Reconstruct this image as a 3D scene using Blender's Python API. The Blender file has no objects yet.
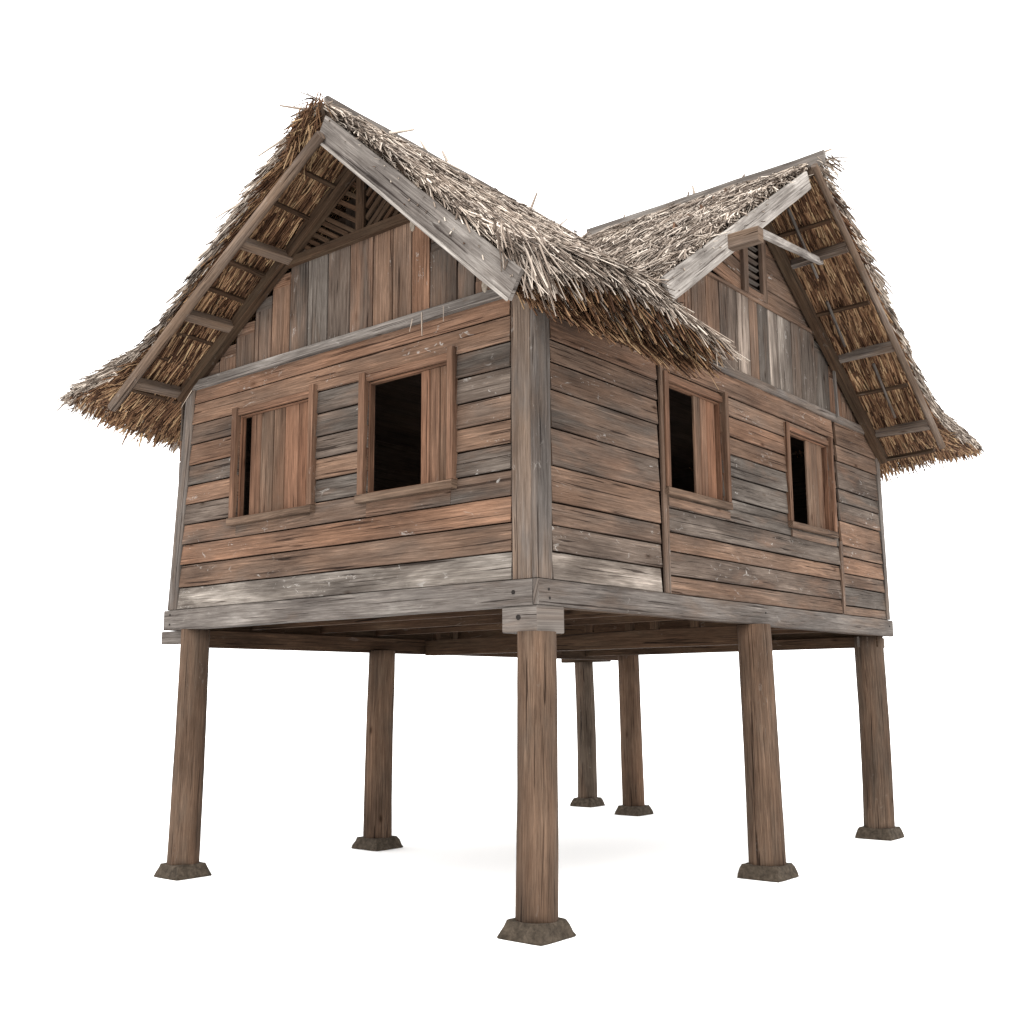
import bpy, math, random
import numpy as np
from mathutils import Vector
random.seed(7); rng=np.random.default_rng(11)
C=bpy.context.scene.collection
V=Vector
# ------------------------------------------------------------------ materials
def mat(name):
    m=bpy.data.materials.new(name); m.use_nodes=True; nt=m.node_tree; nt.nodes.clear()
    out=nt.nodes.new('ShaderNodeOutputMaterial'); b=nt.nodes.new('ShaderNodeBsdfPrincipled')
    nt.links.new(b.outputs[0],out.inputs[0]); b.inputs['Roughness'].default_value=.85
    b.inputs['Specular IOR Level'].default_value=.06
    return m,nt,b
def N(nt,t,**k):
    n=nt.nodes.new(t)
    for a,v in k.items():
        if a in n.inputs: n.inputs[a].default_value=v
        else: setattr(n,a,v)
    return n
def ramp(nt,fac,stops):
    r=nt.nodes.new('ShaderNodeValToRGB'); e=r.color_ramp.elements
    while len(e)<len(stops): e.new(.5)
    for x,(p,c) in zip(e,stops): x.position=p; x.color=(*c,1) if len(c)==3 else c
    nt.links.new(fac,r.inputs[0]); return r.outputs[0]
def mix(nt,a,b,f,bt='MIX'):
    n=nt.nodes.new('ShaderNodeMix'); n.data_type='RGBA'; n.blend_type=bt
    for s,v in ((6,a),(7,b),(0,f)):
        if isinstance(v,(int,float)): n.inputs[s].default_value=v
        elif isinstance(v,tuple): n.inputs[s].default_value=(*v,1)
        else: nt.links.new(v,n.inputs[s])
    return n.outputs[2]
def math_(nt,op,a,b=0.,c=0.):
    n=nt.nodes.new('ShaderNodeMath'); n.operation=op
    for s,v in ((0,a),(1,b),(2,c)):
        if isinstance(v,(int,float)): n.inputs[s].default_value=v
        else: nt.links.new(v,n.inputs[s])
    return n.outputs[0]
def scaled(nt,src,sc):
    m=N(nt,'ShaderNodeMapping'); m.inputs['Scale'].default_value=sc; nt.links.new(src,m.inputs[0]); return m.outputs[0]
def noise(nt,src,sc,det=6,rough=.6,dist=0):
    n=N(nt,'ShaderNodeTexNoise',Scale=1,Detail=det,Roughness=rough,Distortion=dist); nt.links.new(scaled(nt,src,sc),n.inputs[0]); return n.outputs[0]
def wood(name,brown,grey,pale,gain=1,scuff=.7,bump=.55,con=1.):
    """weathered plank: 'tone' runs 0 = bare brown timber, .6 = silvered grey, 1 = bleached"""
    m,nt,b=mat(name)
    uv=N(nt,'ShaderNodeUVMap').outputs[0]
    tone=N(nt,'ShaderNodeAttribute',attribute_name='tone').outputs['Fac']
    isl=N(nt,'ShaderNodeNewGeometry').outputs['Random Per Island']
    patch=noise(nt,uv,(1.1,5,1),4,.6,.4)
    t2=math_(nt,'ADD',tone,math_(nt,'MULTIPLY_ADD',patch,1.05,-.525))
    col=ramp(nt,t2,[(0,brown),(.32,tuple(.55*x+.45*y for x,y in zip(brown,grey))),(.55,grey),(.78,tuple(.75*x+.25*y for x,y in zip(grey,pale))),(1,pale)])
    # red / ochre drift between boards
    hue=ramp(nt,isl,[(0,(1.12,.98,.9)),(.5,(1,1,1)),(1,(.96,.98,1.0))]); col=mix(nt,col,hue,.8,'MULTIPLY')
    streak=noise(nt,uv,(1.5,52,1),10,.72,.8)
    fine=noise(nt,uv,(5,120,1),5,.7,.2)
    s=ramp(nt,streak,[(.30,(.30,.27,.25)),(.43,(.84,.82,.80)),(.55,(1.1,1.1,1.09)),(.67,(1.75,1.72,1.68))]); col=mix(nt,col,s,.95*con,'MULTIPLY')
    s2=ramp(nt,fine,[(.3,(.6,.58,.56)),(.7,(1.4,1.4,1.38))]); col=mix(nt,col,s2,.85,'MULTIPLY')
    big=ramp(nt,noise(nt,uv,(.9,3,1),3,.5),[(.3,(.55,.53,.52)),(.68,(1.4,1.38,1.35))]); col=mix(nt,col,big,.85,'MULTIPLY')
    # long drying cracks
    cr=ramp(nt,noise(nt,uv,(.9,42,1),3,.5,.9),[(.625,(1,1,1)),(.66,(.16,.13,.12))]); col=mix(nt,col,cr,.85,'MULTIPLY')
    # knots
    vor=N(nt,'ShaderNodeTexVoronoi',Scale=1,Randomness=1); nt.links.new(scaled(nt,uv,(1.7,4.2,1)),vor.inputs[0])
    kn=ramp(nt,vor.outputs['Distance'],[(.035,(.22,.17,.14)),(.075,(.75,.7,.66)),(.12,(1,1,1))]); col=mix(nt,col,kn,.85,'MULTIPLY')
    # chalky scuffs and bird lime
    sc=noise(nt,uv,(7,16,1),7,.72,1.2); msk=ramp(nt,sc,[(.60,(0,0,0)),(.64,(1,1,1))])
    area=ramp(nt,noise(nt,uv,(1.3,2.2,1),2,.5),[(.50,(0,0,0)),(.60,(1,1,1))])
    col=mix(nt,col,tuple(.24*g for g in (1,.93,.86)),math_(nt,'MULTIPLY',math_(nt,'MULTIPLY',msk,area),scuff))
    gain*=1.15; g=mix(nt,col,(gain,gain,gain),1.,'MULTIPLY')
    nt.links.new(g,b.inputs[0])
    h=math_(nt,'ADD',math_(nt,'MULTIPLY',streak,.7),math_(nt,'MULTIPLY',fine,.3))
    h=math_(nt,'ADD',h,math_(nt,'MULTIPLY',cr,.5))
    bp=N(nt,'ShaderNodeBump',Strength=bump,Distance=.012); nt.links.new(h,bp.inputs['Height']); nt.links.new(bp.outputs[0],b.inputs['Normal'])
    return m
BR=(.097,.061,.043); GR=(.051,.043,.038); PA=(.165,.150,.138)
M={}
M['wood']=wood('weathered_board',BR,GR,PA)
M['shutter']=wood('shutter_board',(.090,.048,.031),(.066,.044,.032),(.11,.085,.066),1,.15,.25)
M['silver']=wood('silvered_board',(.082,.056,.040),(.068,.060,.056),(.19,.178,.17),1,.3,.45)
M['log']=wood('round_log',(.070,.043,.029),(.050,.038,.030),(.10,.08,.062),1,.12,.6,.95)
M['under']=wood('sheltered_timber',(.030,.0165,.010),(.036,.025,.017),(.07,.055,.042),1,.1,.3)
M['inner_shade']=wood('shade_dark_inner_board',(.02,.013,.009),(.018,.014,.012),(.03,.026,.02),1,0,.2)  # near-black colour stands in for the shade inside the house
def straw(name,stops,gain=1.):
    m,nt,b=mat(name)
    isl=N(nt,'ShaderNodeNewGeometry').outputs['Random Per Island']
    uv=N(nt,'ShaderNodeUVMap').outputs[0]; pos=N(nt,'ShaderNodeTexCoord').outputs['Object']
    col=ramp(nt,isl,stops)
    pt=ramp(nt,noise(nt,pos,(2.2,2.2,2.2),4,.6),[(.3,(.62,.6,.6)),(.68,(1.3,1.28,1.25))]); col=mix(nt,col,pt,.8,'MULTIPLY')
    st=ramp(nt,noise(nt,uv,(5,120,1),4,.7),[(.3,(.6,.58,.55)),(.7,(1.35,1.35,1.35))]); col=mix(nt,col,st,.8,'MULTIPLY')
    col=mix(nt,col,(gain,gain,gain),1.,'MULTIPLY')
    nt.links.new(col,b.inputs[0]); b.inputs['Roughness'].default_value=.75
    return m
M['straw']=straw('weathered_thatch',[(0,(.055,.042,.034)),(.25,(.125,.098,.080)),(.5,(.23,.188,.157)),(.75,(.37,.32,.275)),(1,(.58,.52,.46))])
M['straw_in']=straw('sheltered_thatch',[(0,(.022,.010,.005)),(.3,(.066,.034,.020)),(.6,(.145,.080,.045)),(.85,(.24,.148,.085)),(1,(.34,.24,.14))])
M['core']=straw('thatch_core',[(0,(.06,.043,.032)),(1,(.06,.043,.032))])
def simple(name,c,r=.8,bump=0,sc=20):
    m,nt,b=mat(name); pos=N(nt,'ShaderNodeTexCoord').outputs['Object']
    n=noise(nt,pos,(sc,sc,sc),6,.65,.4)
    col=ramp(nt,n,[(.3,tuple(x*.5 for x in c)),(.5,c),(.72,tuple(min(1,x*1.7) for x in c))]); nt.links.new(col,b.inputs[0])
    b.inputs['Roughness'].default_value=r
    if bump:
        bp=N(nt,'ShaderNodeBump',Strength=bump,Distance=.02); nt.links.new(n,bp.inputs['Height']); nt.links.new(bp.outputs[0],b.inputs['Normal'])
    return m
M['stone']=simple('footing_stone',(.046,.036,.027),.9,1.,22)
M['iron']=simple('dark_nail',(.012,.010,.009),.6)
M['leaf']=simple('dry_leaf',(.15,.125,.10),.7,.3,30)
m,nt,b=mat('white_floor'); b.inputs[0].default_value=(.94,.94,.94,1); b.inputs['Roughness'].default_value=1; b.inputs['Specular IOR Level'].default_value=0; M['white']=m
# ------------------------------------------------------------------ mesh building
class MB:
    def __init__(s): s.v=[]; s.f=[]; s.uv=[]; s.tone=[]; s.mi=[]
    def quadstrip(s,rings,tone,uoff,voff,lens,circ,mi=0,caps=True,closed=True):
        n=len(rings[0]); b0=len(s.v)
        for r in rings: s.v+= [tuple(p) for p in r]; s.tone+=[tone]*n
        for i in range(len(rings)-1):
            for j in range(n if closed else n-1):
                k=(j+1)%n
                s.f.append((b0+i*n+j,b0+i*n+k,b0+(i+1)*n+k,b0+(i+1)*n+j)); s.mi.append(mi)
                u0,u1=uoff+lens[i],uoff+lens[i+1]; v0=voff+circ[j]; v1=voff+circ[j+1]
                s.uv+=[(u0,v0),(u0,v1),(u1,v1),(u1,v0)]
        if caps:
            for i,flip in ((0,True),(len(rings)-1,False)):
                idx=[b0+i*n+j for j in range(n)]
                if flip: idx=idx[::-1]
                s.f.append(tuple(idx)); s.mi.append(mi)
                c=[(uoff+math.cos(2*math.pi*j/n)*.02,voff+math.sin(2*math.pi*j/n)*.1) for j in range(n)]
                s.uv+= c[::-1] if flip else c
    def board(s,a,b,wv,tv,tone=.3,seg=.5,jit=.0025,mi=0,uo=None,taper=1.,ch=.004):
        """plank from a to b (centre line of its near-bottom edge), width vector wv, thickness vector tv, chamfered edges"""
        a,b,wv,tv=V(a),V(b),V(wv),V(tv); L=(b-a).length; n=max(1,int(L/seg)); W=wv.length; T=tv.length
        uoff,voff=uo if uo else (random.random()*90,random.random()*90)
        wn,tn=wv.normalized(),tv.normalized(); ch=min(ch,W*.2,T*.3); rings=[];lens=[]
        for i in range(n+1):
            t=i/n; p=a.lerp(b,t); j1=random.uniform(-jit,jit); j2=random.uniform(-jit,jit); w=W*(1+(taper-1)*t)
            q=lambda x,y:p+wn*x+tn*y
            rings.append([q(ch+j1,0),q(w-ch+j2,0),q(w+j2,ch),q(w+j2,T-ch),q(w-ch+j2,T),q(ch+j1,T),q(j1,T-ch),q(j1,ch)]); lens.append(L*t)
        circ=[0,W,W+.01,W+T,W+T+.01,2*W+T,2*W+T+.01,2*W+2*T,2*W+2*T+.01]
        s.quadstrip(rings,tone,uoff,voff,lens,circ,mi)
    def log(s,a,b,r0,r1=None,tone=.3,n=14,seg=.18,rough=.03,mi=0,bend=0):
        a,b=V(a),V(b); r1=r1 or r0; d=(b-a); L=d.length; d.normalize()
        x=d.cross(V((0.3,.9,.1))).normalized(); y=d.cross(x); m=max(2,int(L/seg)); rings=[];lens=[]
        prof=[1+random.uniform(-rough,rough) for _ in range(n)]; bv=x*random.uniform(-1,1)+y*random.uniform(-1,1)
        for i in range(m+1):
            t=i/m; r=r0+(r1-r0)*t; c=a.lerp(b,t)+bv*bend*math.sin(math.pi*t)
            prof=[.8*q+.2*(1+random.uniform(-rough,rough)*2) for q in prof]
            rings.append([c+(x*math.cos(2*math.pi*j/n)+y*math.sin(2*math.pi*j/n))*r*prof[j] for j in range(n)]); lens.append(L*t)
        circ=[2*math.pi*r0*j/n for j in range(n+1)]
        s.quadstrip(rings,tone,random.random()*90,random.random()*90,lens,circ,mi)
    def build(s,name,mats,parent=None,smooth=False):
        me=bpy.data.meshes.new(name); me.from_pydata(s.v,[],s.f)
        u=me.uv_layers.new(name='UVMap'); u.data.foreach_set('uv',[c for q in s.uv for c in q])
        a=me.attributes.new('tone','FLOAT','POINT'); a.data.foreach_set('value',s.tone)
        for m in (mats if isinstance(mats,(list,tuple)) else [mats]): me.materials.append(m)
        me.polygons.foreach_set('material_index',s.mi)
        if smooth: me.polygons.foreach_set('use_smooth',[len(f)<5 for f in s.f])
        me.update(); o=bpy.data.objects.new(name,me); C.objects.link(o)
        if parent: o.parent=parent
        return o
def one(name,fn,m,parent,smooth=False):
    mb=MB(); fn(mb); return mb.build(name,m,parent,smooth)
# ------------------------------------------------------------------ strands
def strands(P,D,Nn,L,w,lift,droop,taper=.62,twist=.5):
    """many curved leaf strips: 3 rings of a flat triangle section. returns verts, faces, uvs"""
    n=len(P); D=D/np.linalg.norm(D,axis=1,keepdims=True)
    S=np.cross(D,Nn); S/=np.linalg.norm(S,axis=1,keepdims=True)+1e-9; U=np.cross(S,D)
    a=rng.normal(0,twist,n)[:,None]; S,U=S*np.cos(a)+U*np.sin(a),-S*np.sin(a)+U*np.cos(a)
    Un=Nn; vs=[]
    for t in (0,.5,1):
        c=P+D*(L*t)[:,None]+Un*(lift*t*t)[:,None]+np.array([0,0,-1])*(droop*t*t)[:,None]
        ww=(w*(1-(1-taper)*t**2))[:,None]
        vs+= [c-S*ww*.5, c+S*ww*.5, c+U*ww*.35]
    vv=np.stack(vs,1)  # n,9,3
    b=(np.arange(n)*9)[:,None]; F=[];UV=[]
    uo=rng.random(n)*50; vo=rng.random(n)*50
    for r in (0,1):
        for j in range(3):
            k=(j+1)%3; F.append(np.stack([b[:,0]+r*3+j,b[:,0]+r*3+k,b[:,0]+(r+1)*3+k,b[:,0]+(r+1)*3+j],1))
            u0=uo+L*r*.5;u1=uo+L*(r+1)*.5;v0=vo+j*.01;v1=vo+(j+1)*.01
            UV.append(np.stack([u0,v0,u0,v1,u1,v1,u1,v0],1).reshape(n,4,2))
    F=np.stack(F,1).reshape(-1,4); UV=np.stack(UV,1).reshape(-1,2)
    return vv.reshape(-1,3),F,UV
class SB:
    def __init__(s): s.V=[];s.F=[];s.U=[];s.M=[];s.n=0
    def add(s,vfu,mi):
        v,f,u=vfu; s.V.append(v);s.F.append(f+s.n);s.U.append(u);s.M.append(np.full(len(f),mi));s.n+=len(v)
    def build(s,name,mats,parent):
        Vv=np.concatenate(s.V);F=np.concatenate(s.F);U=np.concatenate(s.U);Mi=np.concatenate(s.M)
        me=bpy.data.meshes.new(name); me.vertices.add(len(Vv)); me.vertices.foreach_set('co',Vv.ravel())
        me.loops.add(F.size); me.loops.foreach_set('vertex_index',F.ravel().astype(np.int32))
        me.polygons.add(len(F)); me.polygons.foreach_set('loop_start',(np.arange(len(F))*4).astype(np.int32)); me.polygons.foreach_set('loop_total',np.full(len(F),4,dtype=np.int32))
        me.polygons.foreach_set('material_index',Mi.astype(np.int32))
        ul=me.uv_layers.new(name='UVMap'); ul.data.foreach_set('uv',U.ravel())
        for m in mats: me.materials.append(m)
        me.update(calc_edges=True); me.validate(); o=bpy.data.objects.new(name,me); C.objects.link(o); o.parent=parent; return o
def catmull(pts,m):
    P=np.array(pts,float); d=np.r_[0,np.cumsum(np.linalg.norm(np.diff(P,axis=0),axis=1))]; d/=d[-1]
    Q=np.vstack([2*P[0]-P[1],P,2*P[-1]-P[-2]]); dd=np.r_[-d[1],d,2-d[-2]]; out=[]
    T=(Q[2:]-Q[:-2])/(dd[2:]-dd[:-2])[:,None]
    for x in np.linspace(0,1,m):
        i=min(max(np.searchsorted(d,x)-1,0),len(P)-2); h=d[i+1]-d[i]; t=(x-d[i])/h
        h00=2*t**3-3*t**2+1;h10=t**3-2*t**2+t;h01=-2*t**3+3*t**2;h11=t**3-t**2
        out.append(h00*P[i]+h10*h*T[i]+h01*P[i+1]+h11*h*T[i+1])
    return np.array(out)
class Panel:
    """a thatched slope: upper sheet T and under sheet U, each a grid of rows (row = one line from ridge to eave)"""
    def __init__(s,rowsT,rowsU,ns=25,nt=40):
        s.T=s.grid(rowsT,ns,nt); s.U=s.grid(rowsU,ns,nt); s.ns,s.nt=ns,nt
    def grid(s,rows,ns,nt):
        R=np.array([catmull(r,ns) for r in rows]); L=np.r_[0,np.cumsum(np.linalg.norm((R[1:]-R[:-1]).mean(1),axis=1))]; L/=L[-1]
        g=np.zeros((nt,ns,3))
        for i,t in enumerate(np.linspace(0,1,nt)):
            k=min(max(np.searchsorted(L,t)-1,0),len(rows)-2); u=(t-L[k])/(L[k+1]-L[k]); g[i]=R[k]*(1-u)+R[k+1]*u
        return g
    def at(s,G,sv,tv):
        x=np.clip(tv,0,1)*(s.nt-1); y=np.clip(sv,0,1)*(s.ns-1); i=np.minimum(x.astype(int),s.nt-2); j=np.minimum(y.astype(int),s.ns-2)
        a=(x-i)[:,None]; b=(y-j)[:,None]
        p=G[i,j]*(1-a)*(1-b)+G[i+1,j]*a*(1-b)+G[i,j+1]*(1-a)*b+G[i+1,j+1]*a*b
        ds=(G[i,j+1]-G[i,j])*(1-a)+(G[i+1,j+1]-G[i+1,j])*a; dt=(G[i+1,j]-G[i,j])*(1-b)+(G[i+1,j+1]-G[i,j+1])*b
        n=np.cross(ds,dt); n/=np.linalg.norm(n,axis=1,keepdims=True)+1e-9
        n[n[:,2]<0]*=-1
        return p,ds/(np.linalg.norm(ds,axis=1,keepdims=True)+1e-9),dt/(np.linalg.norm(dt,axis=1,keepdims=True)+1e-9),n
    def core(s,sb,inset=.02):
        # closed slab: outer verts of top+bottom
        T=s.T.copy(); U=s.U.copy(); nt,ns=s.nt,s.ns
        T[:,:,2]-=.03; U[:,:,2]+=.03
        Tf=T.reshape(-1,3); Uf=U.reshape(-1,3); n=len(Tf); F=[]
        id=lambda i,j:i*ns+j
        for i in range(nt-1):
            for j in range(ns-1):
                F.append((id(i,j),id(i+1,j),id(i+1,j+1),id(i,j+1))); F.append((n+id(i,j),n+id(i,j+1),n+id(i+1,j+1),n+id(i+1,j)))
        for j in range(ns-1):
            F.append((id(0,j),id(0,j+1),n+id(0,j+1),n+id(0,j))); F.append((id(nt-1,j+1),id(nt-1,j),n+id(nt-1,j),n+id(nt-1,j+1)))
        for i in range(nt-1):
            F.append((id(i+1,0),id(i,0),n+id(i,0),n+id(i+1,0))); F.append((id(i,ns-1),id(i+1,ns-1),n+id(i+1,ns-1),n+id(i,ns-1)))
        F=np.array(F); sb.add((np.vstack([Tf,Uf]),F,np.zeros((F.size,2))),2)
    def top(s,sb,n,t0=0,t1=1,s0=0,s1=1,L=(.16,.42),w=(.010,.022),ang=.22,lift=(-.01,.025),mi=0,trev=False):
        sv=s0+(s1-s0)*rng.random(n)**.95; tv=t0+(t1-t0)*rng.random(n)
        p,ds,dt,nn=s.at(s.T,sv,tv); a=rng.normal(0,ang,n)[:,None]; d=ds*np.cos(a)+dt*np.sin(a)
        q_=np.sin(p[:,0]*7+p[:,1]*5)*np.sin(p[:,1]*9-p[:,2]*6)+.6*np.sin(p[:,0]*17+1)*np.sin(p[:,1]*15+p[:,2]*13); st=(1-(sv*11+.15*np.sin(tv*40))%1)*-.03
        p=p+nn*(rng.uniform(-.025,.02,n)+q_*.018+st)[:,None]; d=d+nn*rng.normal(.01,.045,n)[:,None]
        l=rng.uniform(*L,n)
        # keep strips from running far past the eave
        sb.add(strands(p,d,nn,l,rng.uniform(*w,n),rng.uniform(*lift,n),rng.uniform(0,.05,n)),mi)
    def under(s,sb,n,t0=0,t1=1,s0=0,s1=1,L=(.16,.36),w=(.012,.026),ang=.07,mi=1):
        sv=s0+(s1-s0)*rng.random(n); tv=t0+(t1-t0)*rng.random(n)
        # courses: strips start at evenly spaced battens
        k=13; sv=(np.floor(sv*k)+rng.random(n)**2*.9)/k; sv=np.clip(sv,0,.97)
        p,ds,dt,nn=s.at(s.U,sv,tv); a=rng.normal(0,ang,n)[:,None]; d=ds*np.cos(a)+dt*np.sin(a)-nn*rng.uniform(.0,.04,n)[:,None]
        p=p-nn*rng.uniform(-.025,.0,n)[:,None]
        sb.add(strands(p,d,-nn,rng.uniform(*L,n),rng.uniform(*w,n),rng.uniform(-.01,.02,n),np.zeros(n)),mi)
    def fringe(s,sb,n,t0=0,t1=1,L=(.2,.42),ang=.16,back=.22,mix_=.45,w=(.012,.026),droop=(.0,.12)):
        """eave edge: bundles poking past the eave, through the whole thickness"""
        tv=t0+(t1-t0)*rng.random(n); r=rng.random(n); sv=1-rng.random(n)*back*.5
        pT,dT,tT,nT=s.at(s.T,sv,tv); pU,dU,tU,nU=s.at(s.U,sv,tv)
        p=pT*(1-r)[:,None]+pU*r[:,None]; d=dT*(1-r)[:,None]+dU*r[:,None]; a=rng.normal(0,ang,n)[:,None]; d=d*np.cos(a)+tT*np.sin(a)
        l=rng.uniform(*L,n); isT=r<mix_
        st=strands(p,d,nT,l,rng.uniform(*w,n),rng.uniform(-.02,.02,n),rng.uniform(*droop,n),.5)
        # split by material
        v,f,u=st; f9=f.reshape(n,6,4); u9=u.reshape(n,24,2)
        for msk,mi in ((isT,0),(~isT,1)):
            idx=np.where(msk)[0]
            if len(idx)==0: continue
            vv=v.reshape(n,9,3)[idx].reshape(-1,3); ff=f9[idx]-(idx*9)[:,None,None]+(np.arange(len(idx))*9)[:,None,None]
            sb.add((vv,ff.reshape(-1,4),u9[idx].reshape(-1,2)),mi)
    def verge(s,sb,n,t=0.,out=.05,mi=1,L=(.15,.38),ang=.25,mixT=.3,s0=0,s1=1,w=(.01,.022)):
        sv=s0+(s1-s0)*rng.random(n); tv=np.full(n,t); r=rng.random(n)
        pT,dT,tT,nT=s.at(s.T,sv,tv); pU,dU,tU,nU=s.at(s.U,sv,tv); sgn=-1 if t<.5 else 1
        p=pT*(1-r)[:,None]+pU*r[:,None]+tT*sgn*rng.uniform(-.03,out,n)[:,None]
        a=rng.normal(.12,ang,n)[:,None]*sgn; d=dT*np.cos(a)+tT*np.sin(a)+nT*rng.normal(.02,.06,n)[:,None]
        for msk,m in ((r<mixT,0),(r>=mixT,mi)):
            k=msk.sum()
            sb.add(strands(p[msk],d[msk],nT[msk],rng.uniform(*L,k),rng.uniform(*w,k),rng.uniform(0,.05,k),rng.uniform(0,.05,k)),m)
# ------------------------------------------------------------------ the house
house=bpy.data.objects.new('stilt_house',None); C.objects.link(house)
house['label']='raised weathered timber house on stilts with two crossing thatched gable roofs'; house['category']='house'
W,D=4.38,6.38; ZT=2.375; ZB=2.19; ZR=4.5
YA,XA,ZA=0,-1.8,6.02      # gable wall A (plane y=0): apex x, z
YB,ZBp=3.43,6.38          # gable wall B (plane x=0)
NAI=[]
# ---- horizontal clapboards with window openings --------------------------------
def clap(name,axis,rows,segs,wins,out,parent=house,lean=None):
    """axis 'x' (wall on plane y=0) or 'y' (wall on plane x=0). segs: [(a,b,rows,tones)]"""
    mb=MB()
    def P(l,z,o): return V((l,out[1]*o,z)) if axis=='x' else V((out[0]*o,l,z))
    O=V((out[0],out[1],0)); T=.022
    for a,b,zs,tones in segs:
        for i in range(len(zs)-1):
            z0,z1=zs[i],zs[i+1]; tn=tones[i] if isinstance(tones[i],(list,tuple)) else [tones[i]]
            pieces=[(a,b,z0,z1)]
            for (wa,wb,wz0,wz1) in wins:
                nxt=[]
                for (p,q,c,d) in pieces:
                    if q<=wa or p>=wb or d<=wz0 or c>=wz1: nxt.append((p,q,c,d)); continue
                    if p<wa: nxt.append((p,wa,c,d))
                    if q>wb: nxt.append((wb,q,c,d))
                    if c<wz0-.02: nxt.append((max(p,wa),min(q,wb),c,wz0))
                    if d>wz1+.02: nxt.append((max(p,wa),min(q,wb),wz1,d))
                pieces=nxt
            uo=(random.random()*90,random.random()*90)
            for k,(p,q,c,d) in enumerate(sorted(pieces)):
                if q-p<.03 or d-c<.03: continue
                t=tn[min(k,len(tn)-1)] if len(tn)>1 else tn[0]
                if len(tn)>1: uo=(random.random()*90,random.random()*90)
                g=.010; lap=V((0,0,d-c-g))-O*.014
                pp=p
                if lean and p<-W+.35: pp=p+lean*((c-ZT)/(ZR-ZT))
                mb.board(P(pp,c+.002+random.uniform(0,.003),.002+random.uniform(0,.006)),P(q,c+.002+random.uniform(0,.003),.002+random.uniform(0,.006)),lap,O*T,t,seg=.35,jit=.0022,uo=(uo[0]+pp,uo[1]),ch=.003)
    return mb.build(name,M['wood'],parent)
W1=(-3.39,-2.38,3.15,4.09); W2=(-1.70,-.785,3.16,4.09); W3=(1.735,2.68,3.25,4.16); W4=(4.01,4.97,3.23,4.15)
rowA=[2.378,2.58,2.79,2.98,3.17,3.36,3.54,3.73,3.93,4.12,4.32,4.47]
tA=[.85,.22,.10,.34,[.62,.66,.6],[.12,.1,.10],[.5,.62,.22],[.16,.5,.55],[.38,.14,.48],[.12,.3,.16],.2]
wallA=clap('wall','x',None,[(-W+.08,-.205,rowA,tA)],[W1,W2],(0,-1),lean=.16)
wallA['label']='horizontal board wall under the nearer gable, with two windows'
r1=[2.378,2.58,2.77,2.935,3.20,3.475,3.76,3.965,4.135,4.33,4.6]; t1=[.85,.62,.35,.15,.5,.4,.32,.3,.3,.3]
r2=[2.378,2.53,2.73,2.89,3.09,3.30,3.51,3.71,3.88,4.07,4.25,4.47]; t2=[.3,.58,.08,.62,.55,[.1,.62,.4],[.6,.62,.4],[.05,.12,.4],[.1,.15,.4],[.22,.15,.2],[.2,.14,.14]]
r3=[2.378,2.48,2.68,2.82,3.0,3.12,3.38,3.58,3.73,4.03,4.21,4.47]; t3=[.35,.6,.3,.12,.3,.15,.55,.5,.55,.22,.14]
r2b=[z for z in r2]
wallB=clap('wall','y',None,[(.165,1.60,r1,t1),(1.72,5.12,r2,t2),(5.2,D-.06,r3,t3)],[W3,W4],(1,0))
wallB['label']='horizontal board wall under the farther gable, with two narrow windows'
def battens(mb):
    mb.board((.012,1.63,2.378),(.012,1.63,4.5),(0,.055,0),(.028,0,0),.35)
    mb.board((.004,1.695,2.378),(.004,1.695,3.2),(0,.03,0),(.028,0,0),.4)
one('batten',battens,M['wood'],wallB)
one('batten',lambda mb:mb.board((.012,5.13,2.378),(.012,5.13,3.15),(0,.06,0),(.026,0,0),.3),M['wood'],wallB)
# back walls (plain boards)
def backwall(mb,horizontal_y):
    z=ZT
    while z<4.45:
        if horizontal_y: mb.board((-W+.03,.02,z),(-W+.03,D,z),(0,0,.198),(-.022,0,0),random.choice([.2,.4,.6]))
        else: mb.board((-W+.05,D,z),(-.03,D,z),(0,0,.198),(0,.022,0),random.choice([.2,.4,.6]))
        z+=.205
one('wall',lambda mb:backwall(mb,True),M['wood'],house); one('wall',lambda mb:backwall(mb,False),M['wood'],house)
# added inner lining, near-black so the openings read as unlit interior
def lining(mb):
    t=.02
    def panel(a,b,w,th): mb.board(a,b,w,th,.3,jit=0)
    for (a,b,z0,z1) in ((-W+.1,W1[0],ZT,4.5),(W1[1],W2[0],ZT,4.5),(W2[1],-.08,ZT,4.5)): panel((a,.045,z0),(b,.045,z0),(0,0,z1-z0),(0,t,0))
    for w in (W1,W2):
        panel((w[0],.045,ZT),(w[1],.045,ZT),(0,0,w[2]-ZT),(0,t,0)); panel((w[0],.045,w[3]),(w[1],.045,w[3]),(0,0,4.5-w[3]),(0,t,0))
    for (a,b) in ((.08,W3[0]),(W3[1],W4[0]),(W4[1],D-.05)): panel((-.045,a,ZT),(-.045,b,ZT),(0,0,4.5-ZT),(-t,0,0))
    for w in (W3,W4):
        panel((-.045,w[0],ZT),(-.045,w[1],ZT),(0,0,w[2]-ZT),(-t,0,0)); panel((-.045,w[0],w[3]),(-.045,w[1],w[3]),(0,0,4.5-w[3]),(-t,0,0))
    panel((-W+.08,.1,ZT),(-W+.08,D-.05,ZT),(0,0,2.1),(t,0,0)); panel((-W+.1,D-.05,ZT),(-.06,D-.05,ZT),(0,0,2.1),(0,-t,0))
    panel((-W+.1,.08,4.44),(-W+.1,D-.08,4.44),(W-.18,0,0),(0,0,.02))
one('interior_shade_lining',lining,M['inner_shade'],house)
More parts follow.
